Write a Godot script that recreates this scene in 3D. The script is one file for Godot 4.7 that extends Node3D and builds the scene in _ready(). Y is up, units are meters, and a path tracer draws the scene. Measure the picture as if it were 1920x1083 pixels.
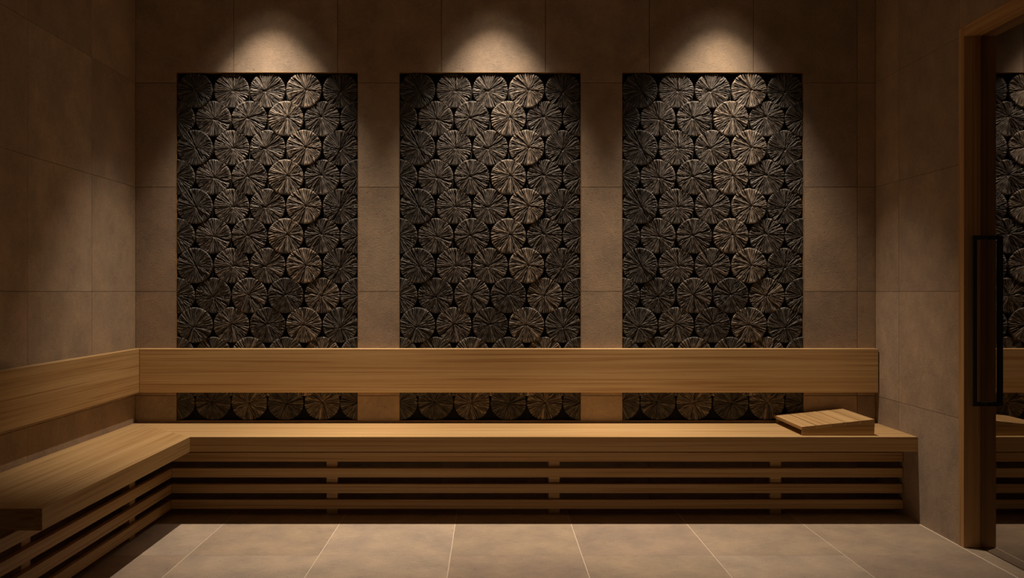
extends Node3D
# A stone-lined sauna: L-shaped bench, three recessed panels of charred log slices, a glass door on the right.
# The camera stands at x = 0, z = 0 and looks along -z; the floor is y = 0.

const BACK := -4.914      # face of the back wall
const LEFT := -2.045      # face of the left wall
const RIGHT := 2.216      # face of the right wall
const FRONT := 1.3        # wall behind the camera
const CEIL := 3.32
const K := 0.003071       # metres of back wall in one pixel of the photograph
const TILE := 0.04        # thickness of the stone slabs
const JOINT := 0.0028

var stone_wall: Array = []
var stone_floor: Array = []
var wood: Array = []
var mat := {}
var rng := RandomNumberGenerator.new()

# ---------------------------------------------------------------- helpers
func wx(px: float) -> float: return (px - 920.0) * K
func wy(py: float) -> float: return 1.2 + (546.0 - py) * K

func new_st() -> SurfaceTool:
	var st := SurfaceTool.new()
	st.begin(Mesh.PRIMITIVE_TRIANGLES)
	return st

func face(st: SurfaceTool, pts: Array, out: Vector3) -> void:
	var n: Vector3 = (pts[1] - pts[0]).cross(pts[2] - pts[0])
	if n.length() < 1e-12: return
	n = n.normalized()
	var p := pts.duplicate()
	if n.dot(out) < 0.0:
		n = -n
		p.reverse()
	for i in range(1, p.size() - 1):
		for q in [p[0], p[i + 1], p[i]]:
			st.set_normal(n)
			st.add_vertex(q)

func add_box(st: SurfaceTool, a: Vector3, b: Vector3) -> void:
	var c := (a + b) * 0.5
	var h := (b - a).abs() * 0.5
	for ax in 3:
		for s in [-1.0, 1.0]:
			var u := (ax + 1) % 3
			var v := (ax + 2) % 3
			var pts := []
			for k in [[-1, -1], [1, -1], [1, 1], [-1, 1]]:
				var q := Vector3()
				q[ax] = s * h[ax]; q[u] = k[0] * h[u]; q[v] = k[1] * h[v]
				pts.append(c + q)
			var o := Vector3()
			o[ax] = s
			face(st, pts, o)

func add_bevel_box(st: SurfaceTool, size: Vector3, c: float, at := Vector3.ZERO) -> void:
	var h := size * 0.5
	for ax in 3:                                   # six faces
		var u := (ax + 1) % 3
		var v := (ax + 2) % 3
		for s in [-1.0, 1.0]:
			var pts := []
			for k in [[-1, -1], [1, -1], [1, 1], [-1, 1]]:
				var q := Vector3()
				q[ax] = s * h[ax]; q[u] = k[0] * (h[u] - c); q[v] = k[1] * (h[v] - c)
				pts.append(at + q)
			var o := Vector3()
			o[ax] = s
			face(st, pts, o)
		for su in [-1.0, 1.0]:                     # twelve edges
			for sv in [-1.0, 1.0]:
				var pts := []
				for e in [[-1, 0], [1, 0], [1, 1], [-1, 1]]:
					var q := Vector3()
					q[ax] = e[0] * (h[ax] - c)
					q[u] = su * (h[u] - (c if e[1] == 1 else 0.0))
					q[v] = sv * (h[v] - (0.0 if e[1] == 1 else c))
					pts.append(at + q)
				var o := Vector3()
				o[u] = su; o[v] = sv
				face(st, pts, o)
	for sx in [-1.0, 1.0]:                         # eight corners
		for sy in [-1.0, 1.0]:
			for sz in [-1.0, 1.0]:
				var g := Vector3(sx, sy, sz)
				face(st, [at + g * (h - Vector3(0, c, c)), at + g * (h - Vector3(c, 0, c)), at + g * (h - Vector3(c, c, 0))], g)

func add_prism(st: SurfaceTool, poly: Array, y0: float, y1: float) -> void:   # poly: convex, Vector2(x, z)
	var m := Vector2.ZERO
	for p in poly: m += p
	m /= poly.size()
	var top := []
	var low := []
	for p in poly:
		top.append(Vector3(p.x, y1, p.y)); low.append(Vector3(p.x, y0, p.y))
	face(st, top, Vector3.UP); face(st, low, Vector3.DOWN)
	for i in poly.size():
		var j := (i + 1) % poly.size()
		var mid: Vector2 = (poly[i] + poly[j]) * 0.5 - m
		var e: Vector2 = poly[j] - poly[i]
		var o := Vector2(e.y, -e.x)
		if o.dot(mid) < 0.0: o = -o
		face(st, [low[i], low[j], top[j], top[i]], Vector3(o.x, 0, o.y))

func obj(called: String, st: SurfaceTool, m: Material, parent: Node = self) -> MeshInstance3D:
	return put(called, st.commit(), m, parent)

func put(called: String, mesh: Mesh, m: Material, parent: Node = self) -> MeshInstance3D:
	var o := MeshInstance3D.new()
	o.name = called
	o.mesh = mesh
	o.material_override = m
	o.cast_shadow = GeometryInstance3D.SHADOW_CASTING_SETTING_ON
	parent.add_child(o, true)
	return o

func thing(called: String, label: String, category: String, at := Vector3.ZERO, group := "") -> Node3D:
	var o := Node3D.new()
	o.name = called
	add_child(o, true)
	o.position = at
	o.set_meta("label", label); o.set_meta("category", category)
	if group: o.set_meta("group", group)
	return o

func structure(called: String, label: String, category: String) -> Node3D:
	var o := Node3D.new()
	o.name = called
	add_child(o, true)
	o.set_meta("kind", "structure"); o.set_meta("label", label); o.set_meta("category", category)
	return o

# a board whose grain runs along its own x axis; turn 90 degrees to lay it along z
func board(called: String, parent: Node, at: Vector3, size: Vector3, kind: int, turn := 0.0, bevel := 0.0015) -> MeshInstance3D:
	var st := new_st()
	add_bevel_box(st, size, bevel)
	var o := obj(called, st, wood[kind % wood.size()], parent)
	o.position = at
	o.rotation.y = turn
	return o

# ---------------------------------------------------------------- textures
func noise(sd: int, freq: float, oct := 4, kind := FastNoiseLite.TYPE_SIMPLEX_SMOOTH) -> FastNoiseLite:
	var n := FastNoiseLite.new()
	n.seed = sd; n.frequency = freq; n.noise_type = kind
	n.fractal_type = FastNoiseLite.FRACTAL_FBM; n.fractal_octaves = oct
	return n

func grey(n: FastNoiseLite, w: int, h: int) -> PackedByteArray:
	var im := n.get_seamless_image(w, h)
	im.convert(Image.FORMAT_L8)
	return im.get_data()

func make_tex(w: int, h: int, data: PackedByteArray, f := Image.FORMAT_RGB8) -> ImageTexture:
	return ImageTexture.create_from_image(Image.create_from_data(w, h, false, f, data))

func make_stone(sd: int, base: Color, stretch: bool) -> Array:
	var n := 1024
	var cloud := grey(noise(sd, 0.0045, 5), n, n)
	var mid := grey(noise(sd + 1, 0.02, 4), n, n)
	var grain := grey(noise(sd + 2, 0.16, 3), n, n)
	var pits := grey(noise(sd + 3, 0.045, 2), n, n)
	var warp := grey(noise(sd + 4, 0.012, 3), n, n)
	var col := PackedByteArray()
	col.resize(n * n * 3)
	var hgt := PackedByteArray()
	hgt.resize(n * n)
	var lin := base.srgb_to_linear()
	for y in n:
		for x in n:
			var i := y * n + x
			var wob := int(warp[i] - 128) / 6
			var s := ((y * (9 if stretch else 2) + wob * 4) % n + n) % n * n + (x if not stretch else x)
			var st := float(mid[s] - 128) / 128.0
			var c := float(cloud[i] - 128) / 128.0
			var g := float(grain[i] - 128) / 128.0
			var p := clampf((float(pits[i]) - 205.0) / 30.0, 0.0, 1.0)
			var v := float(warp[(i + 300 * n) % (n * n)] - 128) / 128.0
			var vein := maxf(0.0, 1.0 - absf(v) * 42.0) * clampf(c * 1.6, 0.0, 1.0)
			var f := 1.0 + c * 0.17 + st * (0.15 if stretch else 0.12) + g * 0.15 - p * 0.24 + vein * 0.18
			var r := Color(lin.r * f, lin.g * f * (1.0 - c * 0.02), lin.b * f * (1.0 - c * 0.06)).linear_to_srgb()
			col[i * 3] = clampi(int(r.r * 255.0), 0, 255)
			col[i * 3 + 1] = clampi(int(r.g * 255.0), 0, 255)
			col[i * 3 + 2] = clampi(int(r.b * 255.0), 0, 255)
			hgt[i] = clampi(int(128.0 + g * 42.0 + st * 26.0 + c * 20.0 - p * 60.0), 0, 255)
	return [make_tex(n, n, col), make_tex(n, n, hgt, Image.FORMAT_L8)]

func make_wood() -> ImageTexture:
	var w := 2048
	var h := 512
	var a := noise(31, 1.0, 3)
	var b := noise(32, 1.0, 2)
	var d := noise(33, 1.0, 2)
	var data := PackedByteArray()
	data.resize(w * h * 3)
	var light := Color(0.570, 0.395, 0.190)
	var dark := Color(0.410, 0.245, 0.096)
	var streak := Color(0.30, 0.150, 0.050)
	for y in h:
		var ang := TAU * y / h
		var cy := cos(ang)
		var sy := sin(ang)
		for x in w:
			var u := 4.6 * x / w
			var band := a.get_noise_3d(u * 0.30, cy * 1.9, sy * 1.9)
			var ring := b.get_noise_3d(u * 0.55, cy * 7.5 + band * 1.2, sy * 7.5)
			var fib := d.get_noise_3d(u * 5.0, cy * 46.0, sy * 46.0)
			var t := clampf(0.42 + band * 0.55 + ring * 0.50 + fib * 0.26, 0.0, 1.0)
			var c := light.lerp(dark, t)
			c = c.lerp(streak, clampf((ring - 0.22) * 1.8, 0.0, 0.6)).linear_to_srgb()
			var i := (y * w + x) * 3
			data[i] = int(c.r * 255.0); data[i + 1] = int(c.g * 255.0); data[i + 2] = int(c.b * 255.0)
	return make_tex(w, h, data)

func make_materials() -> void:
	var pair := make_stone(100, Color(0.660, 0.585, 0.508), false)
	for k in 4:
		var m := StandardMaterial3D.new()
		m.resource_name = "wall_stone"
		m.albedo_texture = pair[0]
		var tone: float = [1.0, 0.955, 0.985, 0.925][k]
		m.albedo_color = Color(tone, tone * [1.0, 0.995, 0.985, 0.99][k], tone * [1.0, 0.98, 0.965, 0.985][k])
		m.roughness = 0.72
		m.metallic_specular = 0.35
		m.uv1_triplanar = true; m.uv1_world_triplanar = true
		m.uv1_scale = Vector3.ONE * 0.83
		m.uv1_offset = Vector3(0.37, 0.61, 0.19) * k
		m.heightmap_enabled = true; m.heightmap_texture = pair[1]; m.heightmap_scale = 0.20
		stone_wall.append(m)
	pair = make_stone(400, Color(0.690, 0.625, 0.555), true)
	for k in 3:
		var m := StandardMaterial3D.new()
		m.resource_name = "floor_stone"
		m.albedo_texture = pair[0]
		var tone: float = [1.0, 0.96, 0.93][k]
		m.albedo_color = Color(tone, tone * [1.0, 0.99, 0.985][k], tone * [1.0, 0.97, 0.98][k])
		m.roughness = 0.6
		m.metallic_specular = 0.35
		m.uv1_triplanar = true; m.uv1_world_triplanar = true
		m.uv1_scale = Vector3(0.75, 0.75, 0.75)
		m.uv1_offset = Vector3(0.41, 0.3, 0.57) * k
		m.heightmap_enabled = true; m.heightmap_texture = pair[1]; m.heightmap_scale = 0.03
		stone_floor.append(m)
	var wt := make_wood()
	for k in 6:
		var m := StandardMaterial3D.new()
		m.resource_name = "oak"
		m.albedo_texture = wt
		var tone: float = [1.0, 0.95, 0.98, 0.93, 1.0, 0.96][k]
		m.albedo_color = Color(tone, tone * 0.99, tone * 0.98)
		m.roughness = 0.5
		m.metallic_specular = 0.4
		m.uv1_triplanar = true
		m.uv1_scale = Vector3(1.0 / 4.6, 1.0 / 0.6, 1.0 / 0.6)
		m.uv1_offset = Vector3(0.5, 0.17 * k + 0.05, 0.17 * k + 0.3)
		wood.append(m)
	var dk := StandardMaterial3D.new()
	dk.resource_name = "door_frame_oak"
	dk.albedo_texture = wt
	dk.albedo_color = Color(1.0, 0.95, 0.90)
	dk.roughness = 0.5
	dk.uv1_triplanar = true
	dk.uv1_scale = Vector3(1.0 / 4.6, 1.0 / 0.6, 1.0 / 0.6)
	dk.uv1_offset = Vector3(0.5, 0.6, 0.2)
	mat.frame = dk
	mat.grout = plain("grout", Color(0.64, 0.57, 0.50), 0.9)
	mat.floor_grout = plain("floor_grout", Color(0.88, 0.82, 0.74), 0.8)
	mat.plaster = plain("ceiling_plaster", Color(0.82, 0.80, 0.78), 0.9)
	mat.backing = plain("black_backing", Color(0.035, 0.032, 0.030), 0.9)
	mat.bronze = plain("panel_trim", Color(0.66, 0.52, 0.36), 0.45)
	mat.bronze.metallic = 0.3
	mat.handle = plain("black_handle", Color(0.12, 0.115, 0.11), 0.4)
	mat.bezel = plain("lamp_trim", Color(0.10, 0.09, 0.08), 0.5)
	var gl := StandardMaterial3D.new()
	gl.resource_name = "mirrored_door_glass"
	gl.albedo_color = Color(0.66, 0.64, 0.62)
	gl.metallic = 1.0
	gl.roughness = 0.02
	mat.glass = gl
	var em := StandardMaterial3D.new()
	em.resource_name = "lamp_lens"
	em.albedo_color = Color(0.9, 0.85, 0.75)
	em.emission_enabled = true
	em.emission = Color(1.0, 0.82, 0.58)
	em.emission_energy_multiplier = 3.0
	mat.lens = em
	var ch := StandardMaterial3D.new()
	ch.resource_name = "charred_wood"
	ch.vertex_color_use_as_albedo = true
	ch.roughness = 0.52
	ch.metallic_specular = 0.5
	mat.char = ch

func plain(called: String, c: Color, rough: float) -> StandardMaterial3D:
	var m := StandardMaterial3D.new()
	m.resource_name = called
	m.albedo_color = c
	m.roughness = rough
	return m

# ---------------------------------------------------------------- stone slabs
# rectangle minus holes, as rectangles
func cut(r: Rect2, holes: Array) -> Array:
	var parts := [r]
	for h in holes:
		var next := []
		for p in parts:
			var x: Rect2 = p.intersection(h)
			if x.size.x < 1e-5 or x.size.y < 1e-5:
				next.append(p)
				continue
			if x.position.y > p.position.y: next.append(Rect2(p.position.x, p.position.y, p.size.x, x.position.y - p.position.y))
			if x.end.y < p.end.y: next.append(Rect2(p.position.x, x.end.y, p.size.x, p.end.y - x.end.y))
			if x.position.x > p.position.x: next.append(Rect2(p.position.x, x.position.y, x.position.x - p.position.x, x.size.y))
			if x.end.x < p.end.x: next.append(Rect2(x.end.x, x.position.y, p.end.x - x.end.x, x.size.y))
		parts = next
	return parts

# slabs between the joints us (along the wall) and vs (height); to3 turns (u, v, depth) into a point, depth 0 is the face
func slabs(parent: Node, called: String, us: Array, vs: Array, holes: Array, mats: Array, to3: Callable, gap: float, thick: float, gap_v := -1.0) -> void:
	if gap_v < 0.0: gap_v = gap
	for j in vs.size() - 1:
		for i in us.size() - 1:
			var r := Rect2(us[i] + gap * 0.5, vs[j] + gap_v * 0.5, us[i + 1] - us[i] - gap, vs[j + 1] - vs[j] - gap_v)
			var st := new_st()
			var any := false
			for p in cut(r, holes):
				if p.size.x < 0.004 or p.size.y < 0.004: continue
				add_box(st, to3.call(p.position.x, p.position.y, 0.0), to3.call(p.end.x, p.end.y, thick))
				any = true
			if any:
				obj(called, st, mats[rng.randi() % mats.size()], parent)

func joints(first: float, step: float, lo: float, hi: float) -> Array:
	var a := [lo]
	var x := first
	while x - step > lo + 0.02: x -= step
	while x < lo + 0.02: x += step
	while x < hi - 0.004:
		a.append(x)
		x += step
	a.append(hi)
	return a

# ---------------------------------------------------------------- charred log slices
# a polar relief: ridges and cracks that run out from an off-centre pith; clipped at lo..hi (metres from the centre)
func slice_mesh(sd: int, tone: float, tint: Color, lo := -1.0, hi := 1.0) -> ArrayMesh:
	var g := RandomNumberGenerator.new()
	g.seed = sd
	var seg := 440
	var rings := [0.0, 0.05, 0.1, 0.17, 0.26, 0.36, 0.47, 0.58, 0.69, 0.8, 0.9, 0.96, 1.0]
	var R := 0.1018
	var pith := Vector2(g.randf_range(-0.014, 0.014), g.randf_range(-0.014, 0.014))
	var fine := noise(sd * 7 + 1, 1.0, 2)
	var rough := noise(sd * 7 + 2, 1.0, 3)
	var cracks := []                              # angle, from, width, depth, to
	for k in 3: cracks.append([g.randf() * TAU, 0.0, g.randf_range(0.0022, 0.0034), g.randf_range(0.006, 0.009), g.randf_range(0.3, 1.2)])
	var n0 := 26
	for k in n0:                                  # rays that split again and again towards the bark
		var w0 := TAU / n0
		var a0 := k * w0 + g.randf_range(-0.33, 0.33) * w0
		cracks.append([a0, g.randf_range(0.03, 0.16), g.randf_range(0.0011, 0.0021), g.randf_range(0.003, 0.007), g.randf_range(0.8, 1.6)])
		cracks.append([a0 + w0 * g.randf_range(0.35, 0.65), g.randf_range(0.18, 0.42), g.randf_range(0.0011, 0.0019), g.randf_range(0.003, 0.006), g.randf_range(0.8, 1.6)])
		for q in [0.25, 0.75]:
			cracks.append([a0 + w0 * (q + g.randf_range(-0.10, 0.10)), g.randf_range(0.40, 0.66), g.randf_range(0.0010, 0.0015), g.randf_range(0.002, 0.005), 1.6])
	var st := new_st()
	var warm := Color(0.315, 0.266, 0.226) * tone
	var cool := Color(0.080, 0.071, 0.065) * tone
	var black := Color(0.010, 0.009, 0.008)
	for k in rings.size():
		var t: float = rings[k]
		for s in seg:
			var th := TAU * s / seg
			var rim := 1.0 + 0.012 * fine.get_noise_2d(cos(th) * 2.0, sin(th) * 2.0)
			var e := Vector2(cos(th), sin(th))
			var p := pith.lerp(e * R * rim, t)
			var arc := maxf(t, 0.04) * R
			var z := 0.0
			var dark := 0.0
			var bend := 0.05 * rough.get_noise_2d(t * 3.0, sd * 1.3) + 0.09 * rough.get_noise_3d(e.x * 2.5, e.y * 2.5, t * 3.0)
			for c in cracks:
				if t < c[1] or t > c[4]: continue
				var dth := absf(wrapf(th + bend - c[0], -PI, PI)) * arc
				if dth > 0.006: continue
				var w: float = c[2] * (0.6 + 0.7 * t)
				var q := exp(-(dth * dth) / (w * w)) * minf(1.0, (t - c[1]) * 8.0 + 0.25)
				z -= c[3] * q
				dark = maxf(dark, q)
			# ridges between the cracks, finer towards the rim
			var bark := fine.get_noise_3d(e.x * 20.0, e.y * 20.0, t * 1.0 + sd) * 0.5 + fine.get_noise_3d(e.x * 46.0, e.y * 46.0, t * 2.2 + sd) * (0.35 + 0.65 * t)
			z += bark * 0.0022 + rough.get_noise_2d(p.x * 45.0, p.y * 45.0) * 0.0008
			z = maxf(z, -0.014)
			if t < 0.1: z -= 0.006
			if t > 0.95: z -= (t - 0.95) * (t - 0.95) * 0.9
			var mixv := clampf(0.5 + bark * 1.5 + rough.get_noise_2d(p.x * 25.0 + 7.0, p.y * 25.0) * 0.7, 0.0, 1.0)
			var c3 := cool.lerp(warm * tint, mixv).lerp(black, clampf(dark * 1.25, 0.0, 0.95))
			st.set_color(Color(c3.r, c3.g, c3.b, 1.0))
			st.add_vertex(Vector3(clampf(p.x, lo, hi), p.y, z))
	for s in seg:                                 # the bark edge, back to the board
		var th := TAU * s / seg
		st.set_color(black)
		st.add_vertex(Vector3(clampf(cos(th) * R * 0.98, lo, hi), sin(th) * R * 0.98, -0.031))
	for k in rings.size():
		for s in seg:
			var a := k * seg + s
			var b := k * seg + (s + 1) % seg
			var c := a + seg
			var d := b + seg
			for i in [a, b, c, b, d, c]: st.add_index(i)
	st.generate_normals()
	return st.commit()

func make_panels() -> void:
	var rows := [168.4, 221.8, 276.2, 331.4, 386.2, 441.8, 497.5, 553.6, 609.0, 664.6, 709.0, 754.6]
	var w := 341.6 * K
	var pitch := w / 5.0
	var odd := []
	var even := []
	var tint := [Color(0.92, 1.0, 1.05), Color(1.0, 1.0, 1.0), Color(1.02, 1.0, 0.96), Color(1.08, 1.02, 0.92), Color(0.98, 1.0, 1.02)]
	var even_tint := [tint[1], tint[2], tint[3], tint[1], tint[4]]
	var odd_tone := [0.62, 1.0, 0.92, 1.5, 0.66]
	var even_tone := [0.92, 0.80, 1.45, 0.85, 0.85]
	for k in 5:
		odd.append(slice_mesh(11 + k, odd_tone[k], tint[k]))
		even.append(slice_mesh(41 + k, even_tone[k], even_tint[k]))
	var left_half := slice_mesh(71, 0.62, tint[0], 0.0, 1.0)
	var right_half := slice_mesh(72, 0.62, tint[4], -1.0, 0.0)
	var late := [slice_mesh(81, 0.68, tint[0]), slice_mesh(82, 0.95, tint[1]), slice_mesh(83, 0.58, tint[4]), slice_mesh(84, 1.25, tint[3])]
	var labels := [
		"dark relief panel of charred log slices nearest the left wall",
		"dark relief panel of charred log slices in the middle of the back wall",
		"dark relief panel of charred log slices behind the slatted headrest"]
	var lefts := [330.0, 748.2, 1166.0]
	for n in 3:
		var cx := wx(lefts[n]) + w * 0.5
		var y0 := wy(789.0)
		var y1 := wy(135.0)
		var p := thing("log_slice_panel", labels[n], "wall panel", Vector3(cx, y0, BACK), "log slice panels in the back wall")
		var st := new_st()
		add_box(st, Vector3(-w * 0.5, 0, -TILE), Vector3(w * 0.5, y1 - y0, -TILE + 0.006))
		obj("backing_board", st, mat.backing, p)
		var bars := [
			[Vector3(-w * 0.5, 0, -TILE + 0.006), Vector3(-w * 0.5 + 0.0028, y1 - y0, 0.0006)],
			[Vector3(w * 0.5 - 0.0028, 0, -TILE + 0.006), Vector3(w * 0.5, y1 - y0, 0.0006)],
			[Vector3(-w * 0.5 + 0.0028, 0, -TILE + 0.006), Vector3(w * 0.5 - 0.0028, 0.0028, 0.0006)],
			[Vector3(-w * 0.5 + 0.0028, y1 - y0 - 0.0028, -TILE + 0.006), Vector3(w * 0.5 - 0.0028, y1 - y0, 0.0006)]]
		for b in bars:
			var s2 := new_st()
			add_box(s2, b[0], b[1])
			obj("edge_trim", s2, mat.bronze, p)
		for r in rows.size():
			var cy := wy(rows[r]) - y0
			var count := 5 if r % 2 == 0 else 6
			for c in count:
				var x := -w * 0.5 + pitch * (c + (0.5 if count == 5 else 0.0))
				var m: ArrayMesh
				if count == 6 and c == 0: m = left_half
				elif count == 6 and c == 5: m = right_half
				elif r == 7: m = [late[2], late[1], late[2], late[3]][c - 1]
				elif r == 8: m = [late[0], late[1], late[2], late[3], late[0]][c]
				elif r == 9: m = [late[0], late[1], late[0], late[3]][c - 1]
				elif r == 11: m = [late[2], late[3], late[2], late[3]][c - 1]
				elif count == 5: m = odd[c]
				else: m = even[c - 1]
				var o := put("log_slice", m, mat.char, p)
				if count == 6 and c == 0: x += 0.003
				if count == 6 and c == 5: x -= 0.003
				o.position = Vector3(x, cy, -0.0035 - 0.003 * ((r * 3 + c * 2) % 3))
				if r == 7 or r == 8 or r == 11:
					if count == 5 or (c > 0 and c < 5): o.rotation.z = [0.6, 2.1, 4.0, 5.2, 1.3, 3.0][c] + r

# ---------------------------------------------------------------- lamps
func make_lamps() -> void:
	var spots := [Vector2(-1.262, BACK + 0.34), Vector2(0.02, BACK + 0.34), Vector2(1.305, BACK + 0.34), Vector2(0.05, 0.35)]
	var labels := [
		"recessed ceiling spot over the panel nearest the left wall",
		"recessed ceiling spot over the middle panel",
		"recessed ceiling spot over the panel nearest the glass door",
		"recessed ceiling spot near the front wall behind the viewer"]
	for k in 4:
		var p := thing("ceiling_spotlight", labels[k], "spotlight", Vector3(spots[k].x, CEIL, spots[k].y), "recessed ceiling spots")
		var st := new_st()
		var n := 32
		for s in n:
			var a := TAU * s / n
			var b := TAU * (s + 1) / n
			var e := Vector3(cos(a), 0, sin(a))
			var f := Vector3(cos(b), 0, sin(b))
			var dn := Vector3(0, -0.006, 0)
			face(st, [e * 0.030 + dn, f * 0.030 + dn, f * 0.043 + dn, e * 0.043 + dn], Vector3.DOWN)
			face(st, [e * 0.043 + dn, f * 0.043 + dn, f * 0.045, e * 0.045], e)
			face(st, [e * 0.030 + dn, f * 0.030 + dn, f * 0.030, e * 0.030], -e)
		obj("trim_ring", st, mat.bezel, p)
		var s2 := new_st()
		for s in n:
			var a := TAU * s / n
			var b := TAU * (s + 1) / n
			var dn := Vector3(0, -0.001, 0)
			face(s2, [dn, Vector3(cos(a), 0, sin(a)) * 0.030 + dn, Vector3(cos(b), 0, sin(b)) * 0.030 + dn], Vector3.DOWN)
		obj("lamp_lens", s2, mat.lens, p)
		for beam in LAMP_BEAMS:                    # the reflector's strong middle beam and its weaker spill
			var l := SpotLight3D.new()
			l.name = beam[0]
			p.add_child(l)
			l.position = Vector3(0, -0.012, 0)
			l.rotation_degrees = Vector3(-90, 0, 0)
			l.light_color = LAMP_COLOR
			l.light_energy = beam[1] * (1.0 if k < 3 else 0.8)   # the one near the front wall is dimmed a little
			l.spot_angle = beam[2]
			l.spot_angle_attenuation = 1.0
			l.spot_range = 12.0
			l.spot_attenuation = 2.0
			l.light_size = 0.012
			l.shadow_enabled = true

const LAMP_COLOR := Color(1.0, 0.91, 0.81)
const LAMP_BEAMS := [["middle_beam", 7.0, 30.4], ["spill_beam", 0.35, 37.0]]
const EXPOSURE := 1.0

func _ready() -> void:
	rng.seed = 5
	# camera: level, looking straight at the back wall, lens shifted a little
	var cam := Camera3D.new()
	cam.name = "camera"
	add_child(cam)
	cam.position = Vector3(0, 1.2, 0)
	cam.near = 0.05
	cam.far = 60.0
	cam.projection = Camera3D.PROJECTION_FRUSTUM
	cam.size = 2.0 * 0.05 * 541.5 / 1600.0
	cam.frustum_offset = Vector2(40.0, 4.5) / 1600.0 * 0.05
	cam.current = true
	var we := WorldEnvironment.new()
	we.name = "environment"
	var env := Environment.new()
	env.background_mode = Environment.BG_COLOR
	env.background_color = Color(0, 0, 0)
	env.tonemap_mode = Environment.TONE_MAPPER_LINEAR
	env.tonemap_exposure = EXPOSURE
	env.sdfgi_enabled = true; env.ssao_enabled = true; env.ssil_enabled = true
	we.environment = env
	add_child(we)

	make_materials()

	# ---- room shell
	var ys := [0.0, 0.6, 1.2, 1.8, 2.4, 3.0, CEIL]
	var holes := []
	for px in [330.0, 748.2, 1166.0]:
		holes.append(Rect2(wx(px), wy(789.0), 341.6 * K, 654.0 * K))
	var wb := structure("wall_back", "beige stone slab wall behind the bench with three dark recesses", "wall")
	var st := new_st()
	add_box(st, Vector3(LEFT - 0.16, -0.1, BACK - 0.2), Vector3(RIGHT + 0.2, CEIL + 0.1, BACK - TILE))
	obj("wall_core", st, mat.grout, wb)
	slabs(wb, "stone_slab", joints(-1.480, 0.5985, LEFT, RIGHT), ys, holes, stone_wall, func(u, v, d): return Vector3(u, v, BACK - d), JOINT, TILE)
	var wl := structure("wall_left", "beige stone slab wall on the left", "wall")
	st = new_st()
	add_box(st, Vector3(LEFT - 0.16, -0.1, BACK - TILE), Vector3(LEFT - 0.004, CEIL + 0.1, FRONT + 0.2))
	obj("wall_core", st, mat.grout, wl)
	slabs(wl, "stone_slab", joints(BACK + 0.539, 0.606, BACK, FRONT), ys, [], stone_wall, func(u, v, d): return Vector3(LEFT - d, v, u), 0.0022, 0.004)
	var d0 := -4.040
	var d1 := -2.95
	var dtop := 2.4405
	var wr := structure("wall_right", "beige stone slab wall on the right around the door", "wall")
	st = new_st()
	for p in cut(Rect2(BACK - TILE, -0.1, FRONT + 0.2 - BACK + TILE, CEIL + 0.2), [Rect2(d0, -0.2, d1 - d0, dtop + 0.2)]):
		add_box(st, Vector3(RIGHT + 0.003, p.position.y, p.position.x), Vector3(RIGHT + 0.2, p.end.y, p.end.x))
	obj("wall_core", st, mat.grout, wr)
	slabs(wr, "stone_slab", joints(-4.037, 0.597, BACK, FRONT), ys, [Rect2(d0, -0.2, d1 - d0, dtop + 0.2)], stone_wall, func(u, v, d): return Vector3(RIGHT + d, v, u), 0.0022, 0.003)
	var wf := structure("wall_front", "plain wall behind the viewer", "wall")
	st = new_st()
	add_box(st, Vector3(LEFT - 0.16, -0.1, FRONT), Vector3(RIGHT + 0.2, CEIL + 0.1, FRONT + 0.2))
	obj("wall_core", st, mat.plaster, wf)
	var fl := structure("floor", "pale stone floor tiles with light joints in front of the bench", "floor")
	st = new_st()
	add_box(st, Vector3(LEFT - 0.16, -0.1, BACK - 0.2), Vector3(RIGHT + 0.2, -0.0003, FRONT + 0.2))
	obj("floor_grout", st, mat.floor_grout, fl)
	var fx := joints(-0.183, 0.598, LEFT, 2.2135)
	fx.append(2.35)
	slabs(fl, "floor_tile", fx, joints(-3.881, 0.598, BACK, FRONT), [Rect2(RIGHT - 0.001, BACK, 0.2, d0 + 0.04 - BACK), Rect2(RIGHT - 0.001, d1 - 0.04, 0.2, 6.0)], stone_floor, func(u, v, d): return Vector3(u, -d, v), 0.0034, 0.02, 0.0012)
	var ce := structure("ceiling", "flat plaster ceiling", "ceiling")
	st = new_st()
	add_box(st, Vector3(LEFT - 0.16, CEIL, BACK - 0.2), Vector3(RIGHT + 0.2, CEIL + 0.12, FRONT + 0.2))
	obj("ceiling_board", st, mat.plaster, ce)

	make_lamps()
	make_panels()
	make_bench()
	make_backrests()
	make_door(d0, d1, dtop)
	make_headrest()

# ---------------------------------------------------------------- bench
const SEAT := 0.445
const SEAT_LOW := 0.369
const EDGE_Z := -4.427      # front edge of the long seat
const EDGE_X := -1.560      # front edge of the left seat
const LEFT_END := -2.968
const SLAT_Z := -4.578      # face of the slats under the long seat
const SLAT_X := -1.711

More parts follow.
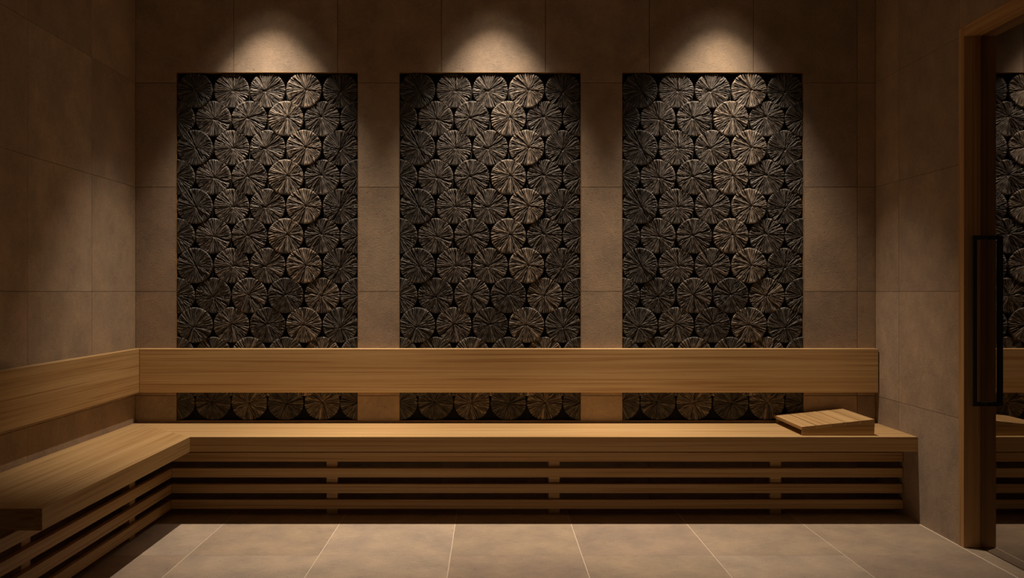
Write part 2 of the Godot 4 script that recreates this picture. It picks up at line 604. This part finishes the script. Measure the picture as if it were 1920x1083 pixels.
func make_bench() -> void:
	var p := thing("sauna_bench", "L-shaped oak bench with thick seat and horizontal slats below, running round the corner", "bench", Vector3(0, 0, 0))
	var st := new_st()
	var cx := (LEFT + RIGHT) * 0.5
	var cz := (BACK + EDGE_Z) * 0.5
	var poly := [Vector2(LEFT + 0.001, BACK + 0.001), Vector2(RIGHT - 0.001, BACK + 0.001), Vector2(RIGHT - 0.001, EDGE_Z), Vector2(EDGE_X, EDGE_Z)]
	var loc := []
	for q in poly: loc.append(q - Vector2(cx, cz))
	add_prism(st, loc, SEAT_LOW, SEAT)
	var s := obj("seat", st, wood[0], p)
	s.position = Vector3(cx, 0, cz)
	st = new_st()
	var mx := (LEFT + EDGE_X) * 0.5
	var mz := (BACK + LEFT_END) * 0.5
	poly = [Vector2(LEFT + 0.001, BACK + 0.001), Vector2(EDGE_X, EDGE_Z), Vector2(EDGE_X, LEFT_END), Vector2(LEFT + 0.001, LEFT_END)]
	loc = []
	for q in poly: loc.append(Vector2(-(q.y - mz), q.x - mx))     # turned by 90 degrees: own x runs along -z
	add_prism(st, loc, SEAT_LOW, SEAT)
	s = obj("seat", st, wood[2], p)
	s.position = Vector3(mx, 0, mz)
	s.rotation.y = PI / 2
	var t := 0.022
	for k in 4:
		var y := 0.3115 - 0.0845 * k
		board("slat", p, Vector3((SLAT_X + RIGHT) * 0.5 - 0.001, y, SLAT_Z - t * 0.5), Vector3(RIGHT - SLAT_X - 0.004, 0.049, t), k + 1)
		board("slat", p, Vector3(SLAT_X - t * 0.5, y, (SLAT_Z + LEFT_END) * 0.5 - t * 0.5), Vector3(LEFT_END - SLAT_Z + t - 0.004, 0.049, t), k + 3, PI / 2)
	for x in [-0.855, 0.342, 1.536]:
		board("post", p, Vector3(x, SEAT_LOW * 0.5, SLAT_Z - t - 0.02), Vector3(0.060, SEAT_LOW, 0.04), 1, 0.0)
	for z in [-4.128, -3.183]:
		board("post", p, Vector3(SLAT_X - t - 0.02, SEAT_LOW * 0.5, z), Vector3(0.062, SEAT_LOW, 0.04), 1, PI / 2)

func make_backrests() -> void:
	var t := 0.052
	var b := thing("backrest_board", "wide oak backrest board running along the back wall across the three panels", "backrest", Vector3((LEFT + 0.043 + RIGHT) * 0.5, 0.6235, BACK + t * 0.5), "oak backrest boards")
	board("board", b, Vector3(-0.003, 0.125, 0), Vector3(RIGHT - LEFT - 0.043 - 0.006, 0.2505, t - 0.002), 4, 0.0, 0.0025)
	var z1 := LEFT_END
	t = 0.043
	var a := thing("backrest_board", "wide oak backrest board on the left wall meeting the corner", "backrest", Vector3(LEFT + t * 0.5, 0.6235, (BACK + z1) * 0.5), "oak backrest boards")
	board("board", a, Vector3(0, 0.125, 0), Vector3(z1 - BACK - 0.004, 0.2505, t - 0.002), 1, PI / 2, 0.0025)

# ---------------------------------------------------------------- door
func make_door(z0: float, z1: float, top: float) -> void:
	var p := structure("door_1", "oak framed dark mirrored glass door with a black pull handle in the right wall", "door")
	var c := 0.047                   # width of the casing seen on the wall face
	var gx := 2.290                  # face of the glass
	var deep := 0.14
	for k in 2:
		var zc := z0 + c * 0.5 if k == 0 else z1 - c * 0.5
		var st := new_st()
		add_bevel_box(st, Vector3(top - 0.001, deep, c), 0.0015)
		var o := obj("jamb", st, mat.frame, p)
		o.position = Vector3(RIGHT - 0.0015 + deep * 0.5, (top - 0.001) * 0.5 + 0.0005, zc)
		o.rotation.z = PI / 2
	var s2 := new_st()
	add_bevel_box(s2, Vector3(z1 - z0 - 2.0 * c - 0.001, c, deep), 0.0015)
	var h := obj("header", s2, mat.frame, p)
	h.position = Vector3(RIGHT - 0.0015 + deep * 0.5, top - c * 0.5, (z0 + z1) * 0.5)
	h.rotation.y = PI / 2
	var s3 := new_st()
	add_box(s3, Vector3(gx, 0.004, z0 + c + 0.003), Vector3(gx + 0.010, top - c - 0.003, z1 - c - 0.003))
	obj("glass_pane", s3, mat.glass, p)
	# pull handle: square bar on two posts
	var bz := -3.938
	var y0 := 0.671
	var y1 := 1.458
	var s4 := new_st()
	add_bevel_box(s4, Vector3(0.020, y1 - y0, 0.020), 0.0012)
	var bar := obj("handle", s4, mat.handle, p)
	bar.position = Vector3(2.230, (y0 + y1) * 0.5, bz)
	for yy in [y0 + 0.010, y1 - 0.010]:
		var s5 := new_st()
		add_bevel_box(s5, Vector3(gx - 2.240, 0.020, 0.020), 0.0012)
		var q := obj("standoff", s5, mat.handle, bar)
		q.position = Vector3((gx + 2.240) * 0.5 - 2.230, yy - (y0 + y1) * 0.5, 0)

# ---------------------------------------------------------------- headrest
func make_headrest() -> void:
	var x0 := 1.629
	var x1 := 2.011
	var zf := -4.469
	var zb := -4.906
	var hl := 0.045
	var hr := 0.085
	var w := x1 - x0
	var d := zf - zb
	var tilt := atan2(hr - hl, w)
	var p := thing("headrest", "slatted oak wedge headrest lying on the bench by the right wall", "headrest", Vector3(x0, SEAT + 0.0004, zf))
	var t := 0.0165
	var g := 0.0034
	var n := 5
	var sw := (w - g * (n - 1)) / n
	for k in n:
		# each slat is a little wedge-cut board along z, own x along z
		var a := k * (sw + g)
		var b := a + sw
		var ya := hl + (hr - hl) * a / w
		var yb := hl + (hr - hl) * b / w
		var st := new_st()
		var top := [Vector3(a, ya, 0), Vector3(b, yb, 0), Vector3(b, yb, -d), Vector3(a, ya, -d)]
		var low := []
		for q in top: low.append(q - Vector3(0, t, 0))
		var pts := []
		for q in top + low: pts.append(Basis(Vector3.UP, -PI / 2) * q)    # own x runs along -z
		face(st, pts.slice(0, 4), Vector3.UP)
		face(st, pts.slice(4, 8), Vector3.DOWN)
		for i in 4:
			var j := (i + 1) % 4
			var o: Vector3 = (pts[i] + pts[j]) * 0.5 - (pts[0] + pts[2]) * 0.5
			face(st, [pts[i], pts[j], pts[4 + j], pts[4 + i]], o)
		var s := obj("slat", st, wood[[0, 4, 2, 0, 5][k]], p)
		s.rotation.y = PI / 2
	for k in 2:
		var st := new_st()
		var za := -0.0 if k == 0 else -d + 0.016
		var zz := -0.016 if k == 0 else -d
		var xa := 0.004 if k == 0 else 0.010
		var prof := [Vector2(xa, 0), Vector2(w - 0.002, 0), Vector2(w, hr - t), Vector2(xa, hl - t + (hr - hl) * xa / w)]
		var f1 := []
		var f2 := []
		for q in prof:
			f1.append(Vector3(q.x, q.y, za)); f2.append(Vector3(q.x, q.y, zz))
		face(st, f1, Vector3(0, 0, 1)); face(st, f2, Vector3(0, 0, -1))
		var m: Vector2 = (prof[0] + prof[1] + prof[2] + prof[3]) * 0.25
		for i in 4:
			var j := (i + 1) % 4
			var o: Vector2 = (prof[i] + prof[j]) * 0.5 - m
			face(st, [f1[i], f1[j], f2[j], f2[i]], Vector3(o.x, o.y, 0))
		obj("end_board", st, wood[3], p)
